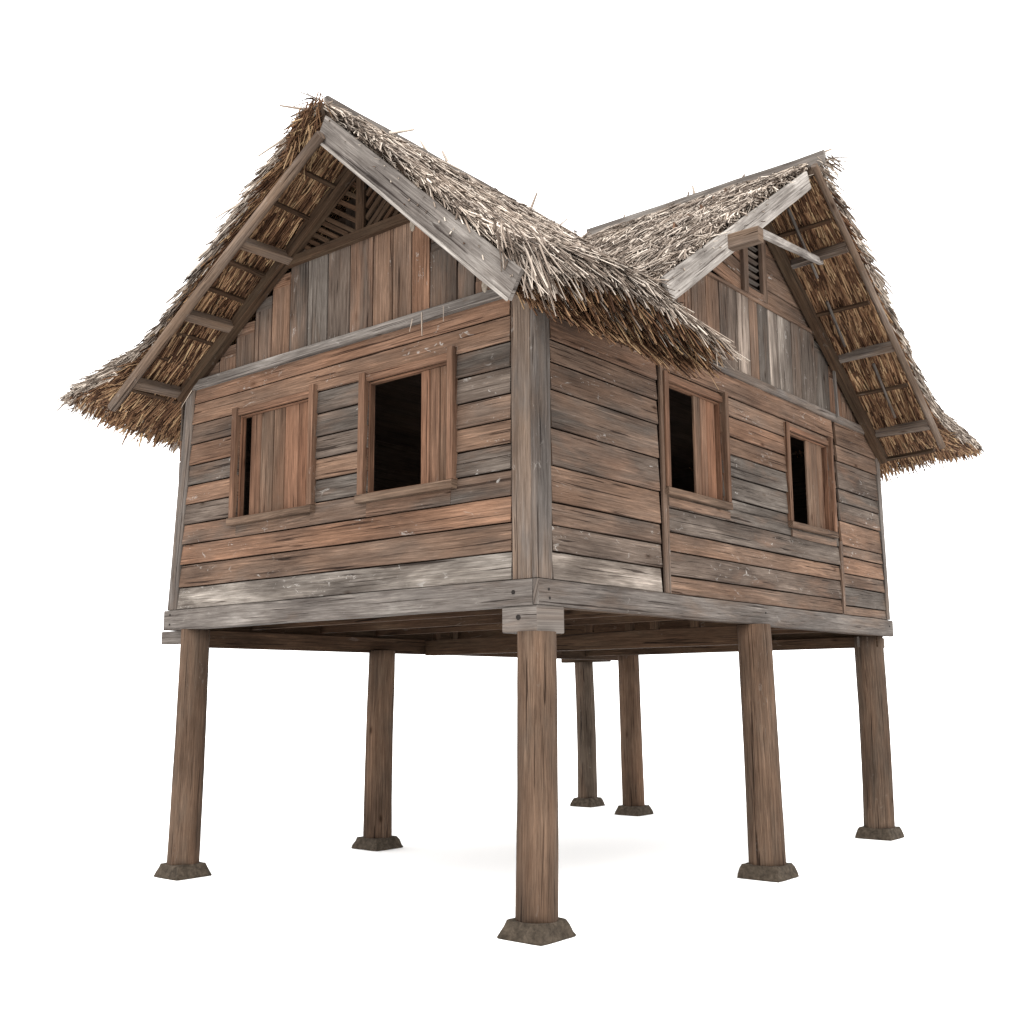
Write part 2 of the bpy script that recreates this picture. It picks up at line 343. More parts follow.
# ---- windows ------------------------------------------------------------------
def window(axis,w,shut,planks,thick=.05,fw=.07,sill=False,label=None):
    a,b,z0,z1=w; O=V((0,-1,0)) if axis=='x' else V((1,0,0)); Lx=V((1,0,0)) if axis=='x' else V((0,1,0))
    P=lambda l,z,o:Lx*l+V((0,0,z))+O*o
    mb=MB()
    # jambs project past the head like in a box frame
    mb.board(P(a-fw,z0,.008),P(a-fw,z1+.07,.008),Lx*fw,O*thick,.25)
    mb.board(P(b,z0,.008),P(b,z1+.09,.008),Lx*fw*.85,O*(thick+.012),.3)
    mb.board(P(a+.001,z1,.012),P(b-.001,z1,.012),V((0,0,fw*.85)),O*(thick-.022),.2)
    # reveals
    mb.board(P(a,z0,-.045),P(a,z1,-.045),Lx*.018,O*.055,.2); mb.board(P(b-.018,z0,-.045),P(b-.018,z1,-.045),Lx*.018,O*.055,.2)
    mb.board(P(a+.02,z1-.018,-.045),P(b-.02,z1-.018,-.045),V((0,0,.018)),O*.053,.2); mb.board(P(a+.02,z0,-.045),P(b-.02,z0,-.045),V((0,0,.018)),O*.05,.2)
    f=mb.build('window',M['shutter'],house)
    if label: f['label']=label
    mb=MB(); mb.board(P(a-fw-.005,z0-.065,.01),P(b+fw*.85,z0-.065,.01),V((0,0,.062)),O*(thick+.014),.6)
    mb.build('window_sill',M['shutter'],f)
    if sill: one('sill_board',lambda mb:mb.board(P(a-.02,z0-.15,.02),P(b+fw,z0-.15,.02),V((0,0,.07)),O*.02,.3),M['wood'],f)
    mb=MB(); s0,s1=shut; n=planks; ww=(s1-s0)/n; x=s0
    for i in range(n):
        d=ww*(1+random.uniform(-.12,.12)) if i<n-1 else s1-x
        mb.board(P(x+.002,z0+.02,-.03+random.uniform(-.003,.003)),P(x+.002,z1-.02,-.03+random.uniform(-.003,.003)),Lx*(d-.006),O*.022,random.choice([.05,.2,.35,.5]),jit=.001); x+=d
    sh=mb.build('shutter',M['shutter'],f)
    return f
window('x',W1,(-3.25,-2.41),5,label='window almost fully covered by its plank shutter')
window('x',W2,(-1.13,-.81),3,thick=.055,label='half open window with black opening beside the near corner')
window('y',W3,(2.24,2.61),3,thick=.05,fw=.065,sill=True,label='half open window under the thatch eave')
window('y',W4,(4.49,4.88),3,thick=.045,fw=.06,sill=True,label='half open window beside the far right corner')
# ---- corner posts --------------------------------------------------------------
def cpost(mb):
    mb.board((-.19,-.03,2.378),(-.19,-.03,4.62),(.175,0,0),(0,.06,0),.30,ch=.006)
    mb.board((-.014,-.031,2.378),(-.014,-.031,4.62),(0,.175,0),(.05,0,0),.5,ch=.006)
one('corner_post',cpost,M['silver'],house)
def cpost2(mb):
    mb.board((-W-.01,-.032,2.378),(-W+.16,-.032,4.55),(.145,0,0),(0,.06,0),.5,ch=.006)
    mb.board((-W-.012,.03,2.378),(-W+.155,.03,4.55),(0,.12,0),(.04,0,0),.4)
one('corner_post',cpost2,M['silver'],house)
def cpost3(mb):
    mb.board((-.02,D-.06,2.378),(-.02,D-.10,4.6),(0,.085,0),(.06,0,0),.55,ch=.006)
    mb.board((-.16,D+.026,2.378),(-.16,D+.0,4.6),(.14,0,0),(0,.03,0),.5)
one('corner_post',cpost3,M['silver'],house)
# ---- sill beams -----------------------------------------------------------------
def nail(mb,p,o,r=.014):
    p=V(p);o=V(o); mb.log(p-o*.01,p+o*.004,r,r,0,8,1,0.05)
s=one('sill_beam',lambda mb:mb.board((-W-.02,-.055,ZB),(.008,-.055,ZB),(0,0,.183),(0,.13,0),.62,ch=.006,jit=.003),M['silver'],house)
def nl(s):
    for p in ((-.16,-.055,2.285),(-W+.08,-.055,2.33),(-W+.08,-.055,2.24)): one('nail',lambda mb:nail(mb,p,(0,-1,0),.016 if p[0]>-1 else .01),M['iron'],s)
nl(s)
s=one('sill_beam',lambda mb:mb.board((.012,-.05,ZB),(.012,D+.03,ZB),(0,0,.181),(.05,0,0),.5,ch=.006,jit=.003),M['silver'],house)
def nl(s):
    for p in ((.062,.06,2.3),(.062,.07,2.24),(.062,3.3,2.3),(.062,6.3,2.3)): one('nail',lambda mb:nail(mb,p,(1,0,0),.01),M['iron'],s)
nl(s)
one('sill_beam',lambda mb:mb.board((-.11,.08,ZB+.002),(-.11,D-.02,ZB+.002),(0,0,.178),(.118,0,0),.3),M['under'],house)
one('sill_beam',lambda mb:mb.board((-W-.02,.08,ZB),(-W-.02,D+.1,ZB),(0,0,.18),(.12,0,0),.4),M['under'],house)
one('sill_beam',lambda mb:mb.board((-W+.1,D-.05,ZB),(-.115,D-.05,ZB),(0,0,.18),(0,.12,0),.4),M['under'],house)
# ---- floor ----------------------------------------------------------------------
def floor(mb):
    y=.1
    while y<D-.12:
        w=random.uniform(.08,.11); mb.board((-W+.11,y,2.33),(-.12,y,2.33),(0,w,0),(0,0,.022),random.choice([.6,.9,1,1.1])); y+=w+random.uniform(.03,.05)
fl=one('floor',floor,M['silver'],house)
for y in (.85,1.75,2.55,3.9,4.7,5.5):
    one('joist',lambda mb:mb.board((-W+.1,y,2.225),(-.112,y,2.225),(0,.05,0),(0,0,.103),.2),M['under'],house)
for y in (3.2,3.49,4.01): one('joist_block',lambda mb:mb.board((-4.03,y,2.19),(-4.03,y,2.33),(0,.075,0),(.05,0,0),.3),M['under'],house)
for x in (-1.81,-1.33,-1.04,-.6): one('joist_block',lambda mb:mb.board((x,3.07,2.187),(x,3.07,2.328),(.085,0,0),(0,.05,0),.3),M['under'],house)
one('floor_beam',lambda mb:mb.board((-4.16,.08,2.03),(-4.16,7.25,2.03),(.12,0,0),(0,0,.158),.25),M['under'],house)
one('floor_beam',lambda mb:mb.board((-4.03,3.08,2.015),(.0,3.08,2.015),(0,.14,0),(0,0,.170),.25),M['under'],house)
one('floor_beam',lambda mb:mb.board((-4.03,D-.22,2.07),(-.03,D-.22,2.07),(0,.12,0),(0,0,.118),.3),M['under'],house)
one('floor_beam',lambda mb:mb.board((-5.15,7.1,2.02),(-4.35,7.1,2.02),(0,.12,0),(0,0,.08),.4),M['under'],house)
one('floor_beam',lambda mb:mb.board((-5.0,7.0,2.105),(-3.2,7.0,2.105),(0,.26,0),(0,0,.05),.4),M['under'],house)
# ---- stilts ----------------------------------------------------------------------
def footing(mb,x,y,r0=.2,r1=.145,h=.1,rot=0):
    # rough stone frustum with chipped edges
    n=6; rings=[]
    for k,(r,z) in enumerate(((r0*.99,-.005),(r0,.010),(r0*.965,.035),(r1*1.10,.082),(r1,h),(r1*.5,h+.004))):
        ring=[]
        for side in range(4):
            for j in range(n):
                t=-1+2*j/n; px,py=[(t,-1),(1,t),(-t,1),(-1,-t)][side]
                if abs(px)>.99 and abs(py)>.99: px*=.965;py*=.965
                q=random.uniform(-.005,.005) if k>0 else 0
                ring.append(V((x+(px*r+q)*math.cos(rot)-(py*r)*math.sin(rot),y+(py*r+q)*math.cos(rot)+px*r*math.sin(rot),z+(random.uniform(-.003,.003) if k>1 else 0))))
        rings.append(ring)
    mb.quadstrip(rings,.3,0,0,[0,.03,.07,.1,.15,.2],[i*.06 for i in range(25)])
posts=[((-.05,.03),(-.04,.05),2.01,.138,.145,.3,True,'rot'),((-4.09,.05),(-4.07,.07),2.189,.132,.14,.3,True,0),((-4.02,2.36),(-4.0,2.38),2.05,.143,.15,.25,0,0),
 ((-4.76,7.16),(-4.78,7.15),2.02,.135,.14,.55,0,0),((-3.63,7.12),(-3.64,7.1),2.105,.12,.13,.2,0,0),((.06,3.13),(.02,3.14),2.185,.15,.16,.3,0,0),((-.17,6.25),(-.17,6.25),2.19,.16,.165,.4,0,0)]
posts[4]=((-3.63,6.63),(-3.64,6.60),2.10,.143,.148,.15,0,0)
for (b,t,zt,r1,r0,tone,cap,_) in posts:
    rr=random.uniform(-.12,.12)
    o=one('stilt_post',lambda mb:mb.log((b[0],b[1],.07),(t[0],t[1],zt),r0*1.0,r1*.98,tone,28,.11,.022,bend=.012),M['log'],house,True)
    one('footing',lambda mb:footing(mb,b[0],b[1],max(.185,r0+.045),max(.14,r0+.004),.115),M['stone'],o)
P0=[o for o in house.children if o.name.startswith('stilt_post')][0] if False else None
one('cap_block',lambda mb:mb.board((-.265,-.05,2.005),(.04,-.05,2.005),(0,0,.183),(0,.31,0),.62,ch=.008,jit=.004),M['silver'],house)
one('bolt',lambda mb:nail(mb,(-.12,-.05,2.11),(0,-1,0),.02),M['iron'],[o for o in C.objects if o.name=='cap_block'][0])
one('cap_block',lambda mb:mb.board((-4.60,.06,2.07),(-4.0,.06,2.07),(0,0,.118),(0,.12,0),.5,ch=.006),M['silver'],house)
one('cap_block',lambda mb:mb.board((-.24,6.1,2.07),(-.24,6.60,2.07),(0,0,.118),(.12,0,0),.45,ch=.006),M['silver'],house)
# ---- gable wall A ------------------------------------------------------------------
def zA(x,off=0): return (ZA-.66*abs(x-XA) if x<XA else ZA-.9*(x-XA))+off
def zB(y,off=0): return ZBp-.70*abs(y-YB)+off
g=MB(); ed=[-.12,-.34,-.56,-.74,-1.03,-1.23,-1.45,-1.68,-1.96,-2.24,-2.5,-2.74,-2.99,-3.23,-3.5,-3.75,-4.0,-4.2]
tones=[.3,.3,.55,.5,.08,.1,.15,.42,.66,.62,.5,.12,.45,.35,.3,.4,.3]
for i in range(len(ed)-1):
    x,xl=ed[i],ed[i+1]; za,zb=zA(xl,-.05),zA(x,-.05); top=min(5.37,max(min(za,zb),4.56))
    if top-4.5>.04:
        g.board((xl+.004,-.002,4.5),(xl+.004,-.002+random.uniform(-.004,.004),max(top,4.55)),(x-xl-.012,0,0),(0,.02,0),tones[i],jit=.002)
        if abs(za-zb)>.02 and top<5.36: g.board((xl+.01,.001,top-.002),(x-.01,.001,top-.002),(0,0,.12),(0,.016,0),tones[i])
ga=g.build('gable_wall',M['wood'],house); ga['label']='vertical planks of the nearer gable'
one('gable_rail',lambda mb:mb.board((-4.28,-.06,4.455),(.0,-.06,4.455),(0,0,.085),(0,.06,0),.7,ch=.008),M['silver'],ga)
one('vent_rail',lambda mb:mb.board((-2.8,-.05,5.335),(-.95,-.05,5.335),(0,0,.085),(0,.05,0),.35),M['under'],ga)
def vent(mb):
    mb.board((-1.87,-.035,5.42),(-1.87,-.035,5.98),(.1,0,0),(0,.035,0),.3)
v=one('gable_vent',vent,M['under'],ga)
def slats(mb):
    for k in range(8):
        c=.10*k
        # left half: slats falling towards the king post
        x1=-1.88; z1=5.40+c*1.05; L=0
        xs=x1; zs=z1
        # go up-left with slope -.75 until rafter
        while xs>-2.75 and zs<zA(xs,-.06): xs-=.02; zs+=.02*.62
        if x1-xs>.08: mb.board((xs,-.012,zs),(x1,-.012,z1),(.02,0,.035),(0,.03,0),.3,jit=.001)
        x1=-1.76; xs=x1; zs=z1
        while xs<-1.0 and zs<zA(xs,-.06): xs+=.02; zs+=.02*.85
        if xs-x1>.06: mb.board((x1,-.012,z1),(xs,-.012,zs),(-.02,0,.035),(0,.03,0),.3,jit=.001)
    for k in range(1,7):
        # lower slats that start on the rail
        x1=-1.88-.12*k; xs=x1; zs=5.42
        while xs>-2.75 and zs<zA(xs,-.06): xs-=.02; zs+=.02*.62
        if x1-xs>.08: mb.board((xs,-.012,zs),(x1,-.012,5.42),(.02,0,.035),(0,.03,0),.3,jit=.001)
        x1=-1.76+.11*k; xs=x1; zs=5.42
        while xs<-1.0 and zs<zA(xs,-.06): xs+=.02; zs+=.02*.85
        if xs-x1>.06: mb.board((x1,-.012,5.42),(xs,-.012,zs),(-.02,0,.035),(0,.03,0),.3,jit=.001)
one('vent_slats',slats,M['under'],v)
def tri(mb,ax):  # dark backing: shade behind the gables and vents put into its colour
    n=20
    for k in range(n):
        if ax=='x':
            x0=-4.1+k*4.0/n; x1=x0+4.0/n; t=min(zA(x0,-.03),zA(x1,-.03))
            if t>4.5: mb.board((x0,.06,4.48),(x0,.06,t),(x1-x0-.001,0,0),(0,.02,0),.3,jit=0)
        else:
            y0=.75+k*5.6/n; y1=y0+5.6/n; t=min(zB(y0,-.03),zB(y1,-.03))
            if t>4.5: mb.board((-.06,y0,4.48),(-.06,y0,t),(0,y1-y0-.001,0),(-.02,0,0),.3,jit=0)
one('gable_shade_lining',lambda mb:tri(mb,'x'),M['inner_shade'],ga)
# wall rafters A
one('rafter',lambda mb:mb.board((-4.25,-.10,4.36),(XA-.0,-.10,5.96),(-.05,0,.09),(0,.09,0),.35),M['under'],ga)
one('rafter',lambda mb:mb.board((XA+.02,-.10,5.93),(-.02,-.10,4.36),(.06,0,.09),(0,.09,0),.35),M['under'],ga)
# ---- gable wall B ------------------------------------------------------------------
g=MB(); ed=[.95,1.2,1.5,1.8,2.0,2.13,2.25,2.51,2.76,3.09,3.34,3.52,3.74,3.95,4.25,4.45,4.81,5.15,5.45,5.75,6.05,6.32]
tb=[.2,.2,.3,.3,.3,.25,.22,.12,.58,.85,.18,.6,.88,.8,.62,.6,.55,.15,.3,.3,.25]
for i in range(len(ed)-1):
    y,y1=ed[i],ed[i+1]; za,zb=zB(y,-.02),zB(y1,-.02); top=min(5.33,min(za,zb))
    if top>4.46:
        g.board((-.016,y+.004,4.52),(-.016+random.uniform(-.004,.004),y+.004,max(top,4.56)),(0,y1-y-.012,0),(.02,0,0),tb[i],jit=.002)
        if top<5.3: g.board((-.018,y+.01,top-.002),(-.018,y1-.01,top-.002),(0,0,.13),(.016,0,0),tb[i])
# diagonal boards left of the vent, horizontal ones to its right
for k in range(5):
    z=5.35+k*.17
    yl=max(YB-(ZBp-z)/.7+.02,1.9)
    if yl<3.2: g.board((-.014,yl,z+ .16),(-.014,3.22,z-.02 if k else z),(0,.03,.145),(.018,0,0),.12+.05*k)
for k in range(5):
    z=5.345+k*.19; yr=YB+(ZBp-z)/.7-.12
    if yr>3.75: g.board((-.014,3.66,z),(-.014,yr,z),(0,0,.182),(.018,0,0),.22)
gb=g.build('gable_wall',M['wood'],house); gb['label']='vertical planks of the farther gable'
one('gable_shade_lining',lambda mb:tri(mb,'y'),M['inner_shade'],gb)
one('gable_rail',lambda mb:mb.board((.0,1.1,4.455),(.0,6.34,4.455),(0,0,.08),(.045,0,0),.45,ch=.008),M['silver'],gb)
one('vent_rail',lambda mb:mb.board((-.0,1.9,5.33),(-.0,5.0,5.33),(0,0,.035),(.03,0,0),.25),M['wood'],gb)
def vb(mb):
    mb.board((.0,3.2,5.36),(.0,3.2,6.15),(0,.09,0),(.045,0,0),.25); mb.board((.0,3.59,5.36),(.0,3.59,6.2),(0,.09,0),(.045,0,0),.3)
    mb.board((.0,3.291,5.36),(.0,3.589,5.36),(0,0,.07),(.042,0,0),.3)
v=one('gable_vent',vb,M['wood'],gb)
def sl(mb):
    z=5.45
    while z<6.1: mb.board((-.028,3.29,z),(-.028,3.59,z),(.036,0,.018),(-.004,0,.008),.6,jit=.001); z+=.072
one('vent_slats',sl,M['wood'],v)
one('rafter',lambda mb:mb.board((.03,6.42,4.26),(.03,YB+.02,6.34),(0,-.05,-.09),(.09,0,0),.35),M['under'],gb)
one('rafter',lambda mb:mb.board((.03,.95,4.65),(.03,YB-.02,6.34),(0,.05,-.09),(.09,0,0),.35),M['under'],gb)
one('strut',lambda mb:mb.board((.046,5.17,4.50),(.03,5.17,5.15),(0,.03,0),(.03,0,0),.6),M['silver'],gb)
# back gables
def bg(mb):
    for k in range(16):
        x0=-4.1+k*.25; t=min(zA(x0,0),zA(x0+.25,0))
        if t>4.5: mb.board((x0,D,4.48),(x0,D,t),(.24,0,0),(0,.02,0),.4)
one('gable_wall',bg,M['wood'],house)
# ------------------------------------------------------------------ roofs
A=(-1.8,)
# nearer wing, left slope
TL=[[(-1.8,-.50,6.40),(-2.60,-.58,5.78),(-3.5,-.58,5.13),(-4.05,-.58,4.81),(-4.75,-.58,4.68),(-5.45,-.55,4.57)],
    [(-1.8,-.1,6.42),(-2.65,-.1,5.76),(-3.55,-.1,5.16),(-4.1,-.15,4.80),(-4.65,-.2,4.50),(-5.05,-.22,4.36)],
    [(-1.8,.6,6.36),(-2.7,.6,5.74),(-3.55,.6,5.15),(-4.15,.6,4.76),(-4.55,.6,4.42),(-4.85,.6,4.24)],
    [(-1.8,6.9,6.36),(-2.7,6.9,5.74),(-3.55,6.9,5.04),(-4.15,6.9,4.66),(-4.55,6.9,4.42),(-4.85,6.9,4.24)]]
UL=[[(-1.8,-.46,6.20),(-2.60,-.48,5.65),(-3.5,-.48,5.03),(-4.05,-.48,4.68),(-4.6,-.48,4.44),(-5.25,-.5,4.49)],
    [(-1.8,-.1,6.17),(-2.65,-.1,5.59),(-3.55,-.1,4.97),(-4.1,-.1,4.60),(-4.55,-.15,4.36),(-4.95,-.2,4.24)],
    [(-1.8,.6,6.12),(-2.7,.6,5.52),(-3.55,.6,4.95),(-4.15,.6,4.56),(-4.45,.6,4.32),(-4.75,.6,4.15)],
    [(-1.8,6.9,6.12),(-2.7,6.9,5.52),(-3.55,6.9,4.95),(-4.15,6.9,4.56),(-4.45,6.9,4.32),(-4.75,6.9,4.15)]]
TR=[[(-1.8,-.46,6.40),(-1.25,-.48,5.93),(-.7,-.48,5.42),(-.2,-.48,4.94),(.08,-.46,4.70),(.24,-.44,4.52)],
    [(-1.8,.8,6.38),(-1.15,.6,5.88),(-.55,.45,5.36),(.03,.3,4.90),(.36,.2,4.70),(.56,.14,4.50)],
    [(-1.8,2.0,6.38),(-1.15,1.65,5.88),(-.5,1.25,5.36),(.10,.9,4.90),(.50,.6,4.64),(.74,.58,4.38)],
    [(-1.8,3.32,6.38),(-1.2,2.8,5.88),(-.5,2.08,5.33),(.1,1.45,4.87),(.57,.97,4.49),(.93,1.04,4.16)]]
UR=[[(-1.8,-.42,6.14),(-1.25,-.42,5.62),(-.7,-.42,5.12),(-.2,-.42,4.66),(-.02,-.42,4.52),(.12,-.38,4.38)],
    [(-1.8,.8,6.12),(-1.15,.6,5.62),(-.55,.45,5.08),(-.05,.3,4.62),(.16,.2,4.42),(.34,.18,4.24)],
    [(-1.8,2.0,6.12),(-1.15,1.65,5.62),(-.5,1.25,5.06),(.05,.9,4.62),(.3,.75,4.36),(.50,.78,4.14)],
    [(-1.8,3.32,6.12),(-1.2,2.8,5.62),(-.5,2.08,5.1),(.1,1.5,4.66),(.45,1.15,4.34),(.68,1.1,4.12)]]
BL=lambda x,sh=0,e=0:[(x,3.45,6.57),(x,2.75,6.12),(x,2.05,5.62),(x,1.4,5.13),(x,.95,4.80),(x,.60-e,4.54-e*.7)]
BLu=lambda x:[(x,3.45,6.40),(x,2.75,5.90),(x,2.05,5.42),(x,1.4,4.95),(x,.98,4.64),(x,.68,4.42)]
TBL=[BL(.63),BL(-.6),BL(-1.95)]; UBL=[BLu(.63),BLu(-.6),BLu(-1.95)]
TBR=[[(.72,3.45,6.56),(.74,4.55,5.90),(.74,5.4,5.28),(.74,6.2,4.78),(.73,6.95,4.66),(.70,7.9,4.57)],
     [(.4,3.45,6.56),(.4,4.55,5.88),(.4,5.4,5.26),(.4,6.2,4.72),(.4,6.7,4.54),(.4,7.05,4.42)],
     [(-.1,3.45,6.56),(-.1,4.55,5.86),(-.1,5.4,5.24),(-.1,6.2,4.68),(-.1,6.45,4.5),(-.1,6.7,4.32)],
     [(-2.4,3.45,6.56),(-2.4,4.55,5.86),(-2.4,5.4,5.24),(-2.4,6.2,4.68),(-2.4,6.45,4.5),(-2.4,6.7,4.32)]]
UBR=[[(.66,3.45,6.40),(.66,4.55,5.66),(.66,5.4,5.08),(.66,6.2,4.50),(.66,6.85,4.36),(.68,7.75,4.47)],
     [(.4,3.45,6.40),(.4,4.55,5.64),(.4,5.4,5.04),(.4,6.1,4.54),(.4,6.45,4.36),(.4,6.8,4.30)],
     [(-.1,3.45,6.40),(-.1,4.55,5.62),(-.1,5.4,5.02),(-.1,6.1,4.52),(-.1,6.35,4.36),(-.1,6.55,4.22)],
     [(-2.4,3.45,6.40),(-2.4,4.55,5.62),(-2.4,5.4,5.02),(-2.4,6.1,4.52),(-2.4,6.35,4.36),(-2.4,6.55,4.22)]]
TM=[M['straw'],M['straw_in'],M['core']]
roofA=SB(); pl=Panel(TL,UL,25,60); pr=Panel(TR,UR,29,40)
pl.core(roofA); pr.core(roofA)
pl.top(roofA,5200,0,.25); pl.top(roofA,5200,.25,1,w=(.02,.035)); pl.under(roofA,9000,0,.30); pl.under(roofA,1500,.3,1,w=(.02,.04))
pl.fringe(roofA,1500,0,.2,ang=.12,L=(.08,.27)); pl.fringe(roofA,900,.2,1); pl.verge(roofA,4200,0,.02,mixT=.5,w=(.010,.024),ang=.17,L=(.1,.28)); pl.verge(roofA,500,1.)
pr.top(roofA,18000,0,1,L=(.10,.32),w=(.010,.023),ang=.3,s1=.97); pr.top(roofA,2400,0,1,.5,.93,L=(.2,.5),w=(.011,.022),ang=.13)
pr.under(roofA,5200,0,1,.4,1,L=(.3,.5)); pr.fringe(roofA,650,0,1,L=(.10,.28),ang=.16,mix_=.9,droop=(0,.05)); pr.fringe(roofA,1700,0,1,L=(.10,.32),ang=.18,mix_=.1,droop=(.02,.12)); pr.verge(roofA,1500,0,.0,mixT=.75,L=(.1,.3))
pr.verge(roofA,900,1.,.02,mixT=.9,L=(.14,.30),ang=.1,s0=.3)
def tuft(sb,c,n,dirs,L,mi,spread=.5,w=(.008,.018),cs=.06):
    P=np.array(c)+rng.normal(0,cs,(n,3)); d=np.array(dirs)+rng.normal(0,spread,(n,3)); nn=np.tile([0,0,1.],(n,1))+rng.normal(0,.2,(n,3))
    sb.add(strands(P,d,nn,rng.uniform(*L,n),rng.uniform(*w,n),np.zeros(n),rng.uniform(0,.05,n)),mi)
# wrapped end of the ridge bundle
for k in range(5): tuft(roofA,(-1.84-.05*k,-.52,6.32-.07*k),60,(-.35,-.2,-.8),(.12,.26),1,.35,cs=.045)
tuft(roofA,(-1.83,-.5,6.38),30,(-.5,-.4,.0),(.06,.14),1,.5,cs=.04)
# spreading bundle at the near eave corner
tuft(roofA,(.30,-.42,4.52),55,(.45,-.12,-.9),(.22,.44),0,.16,(.012,.022),.05)
tuft(roofA,(.12,-.50,4.72),26,(.5,-.1,-.9),(.15,.34),0,.2,(.012,.02),.06)
def spikes(sb,pts,mi=0,wd=.03):
    for p,d,l in pts:
        sb.add(strands(np.array([p]),np.array([d]),np.array([[.3,-.6,.4]]),np.array([l]),np.array([wd]),np.array([0.]),np.array([0.]),.6),mi)
spikes(roofA,[((-1.84,-.5,6.30),(-.55,-.8,.02),.3),((-1.8,-.5,6.38),(-.5,-.7,.25),.18),((-1.77,.25,6.39),(.5,.45,.12),.22),((-1.78,.72,6.42),(-.3,-.5,.9),.1),((-1.78,1.0,6.42),(-.3,-.3,.9),.12),((-1.79,2.2,6.31),(.25,.2,.85),.26),
 ((-1.75,2.6,6.29),(.3,.4,.5),.18),((-1.75,3.0,6.29),(.3,.4,.5),.16)])
th=roofA.build('thatched_roof',TM,house); th['label']='thatch of the nearer wing, flaring at its eaves'
roofB=SB(); ql=Panel(TBL,UBL,25,40); qr=Panel(TBR,UBR,25,40)
ql.core(roofB); qr.core(roofB)
ql.top(roofB,16000,0,.8,L=(.10,.28),w=(.010,.021),ang=.4); ql.top(roofB,800,.8,1); ql.under(roofB,1800,0,.4); ql.verge(roofB,1300,0,.0,mixT=.9,L=(.08,.2),ang=.35)
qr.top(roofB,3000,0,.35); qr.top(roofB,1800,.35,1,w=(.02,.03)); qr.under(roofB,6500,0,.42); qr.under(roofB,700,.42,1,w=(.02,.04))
qr.fringe(roofB,1100,0,.35,L=(.14,.34)); qr.fringe(roofB,400,.35,1); qr.verge(roofB,3600,0,.03,mixT=.5,w=(.010,.024),ang=.2,L=(.1,.28))
tuft(roofB,(.76,3.5,6.56),50,(.3,.8,-.2),(.1,.26),0,.45,cs=.04)
spikes(roofB,[((.78,3.45,6.62),(.1,.8,.45),.2),((.78,3.5,6.56),(.2,.95,-.15),.26),((-.6,3.45,6.58),(.0,-.3,.9),.13),((-.7,3.45,6.58),(.3,0,.9),.1),((-.1,3.45,6.58),(.3,.3,.7),.12),((-1.5,3.45,6.58),(.1,.3,.7),.12)])
tb_=roofB.build('thatched_roof',TM,house); tb_['label']='thatch of the farther wing, behind the nearer one'
# ridge boards
def ra(mb):
    mb.board((-1.775,-.44,6.35),(-1.775,2.5,6.29),(0,0,.095),(-.05,0,0),.75,seg=.3,jit=.006)
one('ridge_board',ra,M['silver'],th)
def rb(mb):
    mb.board((-1.95,3.425,6.50),(.80,3.425,6.515),(0,0,.115),(0,.05,0),.8,seg=.3,jit=.006)
one('ridge_board',rb,M['silver'],tb_)
# verge timbers A
one('bargeboard',lambda mb:mb.board((-1.76,-.56,6.005),(.23,-.56,4.175),(.10,0,.17),(0,.035,0),.72,seg=.25,taper=1.12,ch=.006),M['silver'],th)
one('bargeboard_lip',lambda mb:mb.board((-1.765,-.582,5.99),(.222,-.582,4.163),(.012,0,.022),(0,.02,0),1.0,seg=.3),M['silver'],th)
one('verge_pole',lambda mb:mb.log((-4.56,-.60,4.25),(-1.66,-.60,5.99),.046,.044,.2,12,.2,.04,bend=.02),M['silver'],th,True)
for (xo,zo,xi,zi) in ((-2.74,5.41,-2.69,5.40),(-3.51,4.94,-3.45,4.93),(-4.29,4.46,-4.24,4.45)):
    one('purlin',lambda mb:mb.board((xo-.03,-.57,zo-.06),(xi-.03,.0,zi-.06),(.075,0,.045),(-.045,0,.075),.2),M['silver'],th)
sl=(6.10-4.25)/3.01
for d in (.30,.62,1.22,1.5,1.98,2.26,2.66):
    xo=XA-d; zo=6.09-d*.615-.02
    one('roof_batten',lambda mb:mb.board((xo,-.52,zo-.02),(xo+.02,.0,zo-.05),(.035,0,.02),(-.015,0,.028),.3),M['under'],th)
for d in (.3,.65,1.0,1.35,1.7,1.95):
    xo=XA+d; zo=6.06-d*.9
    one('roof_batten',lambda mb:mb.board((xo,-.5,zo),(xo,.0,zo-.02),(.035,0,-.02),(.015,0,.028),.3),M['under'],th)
# verge timbers B
one('bargeboard',lambda mb:mb.board((.70,.70,4.385),(.70,3.26,6.20),(0,-.105,.165),(.035,0,0),.95,seg=.25,taper=.85,ch=.006),M['silver'],tb_)
one('verge_pole',lambda mb:mb.log((.78,6.30,4.25),(.77,3.26,6.42),.036,.034,.2,12,.2,.04,bend=.02),M['silver'],tb_,True)
one('purlin',lambda mb:mb.board((.0,1.58,5.08),(1.0,1.58,5.08),(0,.0,.12),(0,.09,0),.25),M['silver'],tb_)
one('tie_beam',lambda mb:mb.board((.92,1.66,5.17),(.36,4.22,5.84),(0,0,.06),(.045,0,0),.9),M['silver'],tb_)
for (yo,zo,yi,zi) in ((4.10,5.83,4.14,5.83),(5.20,5.09,5.22,5.09),(6.12,4.42,6.14,4.42)):
    one('purlin',lambda mb:mb.board((.75,yo-.08,zo-.02),(.0,yi,zi),(0,.05,.10),(0,-.05,.03),.35),M['silver'],tb_)
for d in (.35,1.2,2.15):
    yo=YB+d; zo=6.33-d*.70
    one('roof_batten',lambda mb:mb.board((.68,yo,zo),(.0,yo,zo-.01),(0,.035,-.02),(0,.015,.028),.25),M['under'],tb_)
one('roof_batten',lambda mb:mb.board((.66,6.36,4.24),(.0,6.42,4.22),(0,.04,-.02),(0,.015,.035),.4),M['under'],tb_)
for (xx,y0,y1) in ((.36,3.55,4.25),(.30,4.5,5.0),(.46,5.25,5.9)):
    one('roof_lath',lambda mb:mb.log((xx,y0,6.30-(y0-YB)*.70),(xx-.04,y1,6.30-(y1-YB)*.70),.016,.014,.5,6,.3,.05),M['silver'],tb_,True)
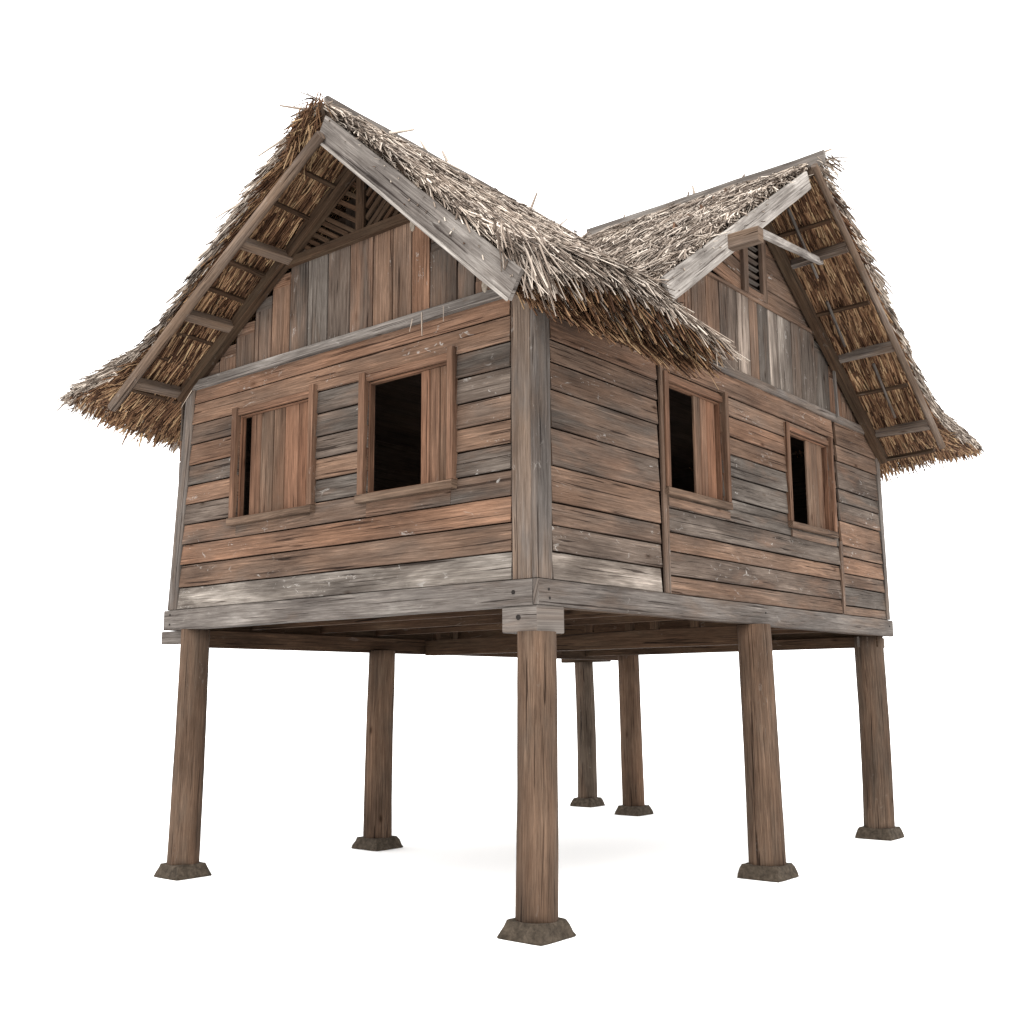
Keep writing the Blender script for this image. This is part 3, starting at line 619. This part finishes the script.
# loose straw caught on the walls, two dry leaves under the bargeboard
for sp in [((-1.02,-.10,4.50),(.12,-.1,-1),.2),((-1.12,-.1,4.47),(-.3,0,-.9),.1),((-.80,-.09,4.5),(0,0,-1),.12),((-4.0,-.12,4.42),(-.5,-.1,-.6),.2),((.90,1.0,4.18),(.1,-.05,-1),.25)]:
    sb=SB(); spikes(sb,[sp],0,.013); sb.build('loose_straw',[M['straw']],th)
def leaf(mb,c):
    c=V(c); n=8; r=[V((math.cos(2*math.pi*j/n)*.026,0,math.sin(2*math.pi*j/n)*.055)) for j in range(n)]
    mb.quadstrip([[c+q+V((0,-.003,0)) for q in r],[c+q*1.0+V((0,.003,0)) for q in r]],.5,0,0,[0,.01],[i*.02 for i in range(n+1)])
one('dry_leaf',lambda mb:leaf(mb,(-.73,-.5,5.0)),M['leaf'],th); one('dry_leaf',lambda mb:leaf(mb,(-.03,-.5,4.36)),M['leaf'],th)
# ------------------------------------------------------------------ setting
mb=MB(); n=64; R=400
mb.v=[(R*math.cos(2*math.pi*k/n),R*math.sin(2*math.pi*k/n),0) for k in range(n)]; mb.f=[tuple(range(n))]; mb.uv=[(v[0],v[1]) for v in mb.v]; mb.tone=[0]*n; mb.mi=[0]
gr=mb.build('ground',M['white']); gr['kind']='structure'
w=bpy.data.worlds.new('World'); bpy.context.scene.world=w; w.use_nodes=True
bgn=w.node_tree.nodes['Background']; bgn.inputs[0].default_value=(1,.995,.985,1); bgn.inputs[1].default_value=2.75
sd=bpy.data.lights.new('sun','SUN'); sd.energy=2.0; sd.angle=math.radians(35); sd.color=(1,.97,.93); so=bpy.data.objects.new('sun',sd); C.objects.link(so)
so.rotation_euler=V((-.55,.55,-1.25)).to_track_quat('-Z','Y').to_euler(); so.location=(6,-6,12)
# camera
cd=bpy.data.cameras.new('camera'); cam=bpy.data.objects.new('camera',cd); C.objects.link(cam); bpy.context.scene.camera=cam
cd.sensor_width=36; cd.lens=36*1103.33/1024; cd.clip_end=2000; cd.clip_start=.05
from mathutils import Matrix
Rr=V((.770747,.637107,-.006611)); Uu=V((.107735,-.120093,.986900)); Ff=V((-.627967,.761362,.161200))
cam.matrix_world=Matrix(((Rr[0],Uu[0],-Ff[0],4.703562),(Rr[1],Uu[1],-Ff[1],-5.960078),(Rr[2],Uu[2],-Ff[2],1.6),(0,0,0,1)))
sc=bpy.context.scene
sc.view_settings.view_transform='Standard'; sc.view_settings.look='None'; sc.view_settings.exposure=0; sc.view_settings.gamma=1
sc.cycles.max_bounces=6; sc.cycles.diffuse_bounces=4
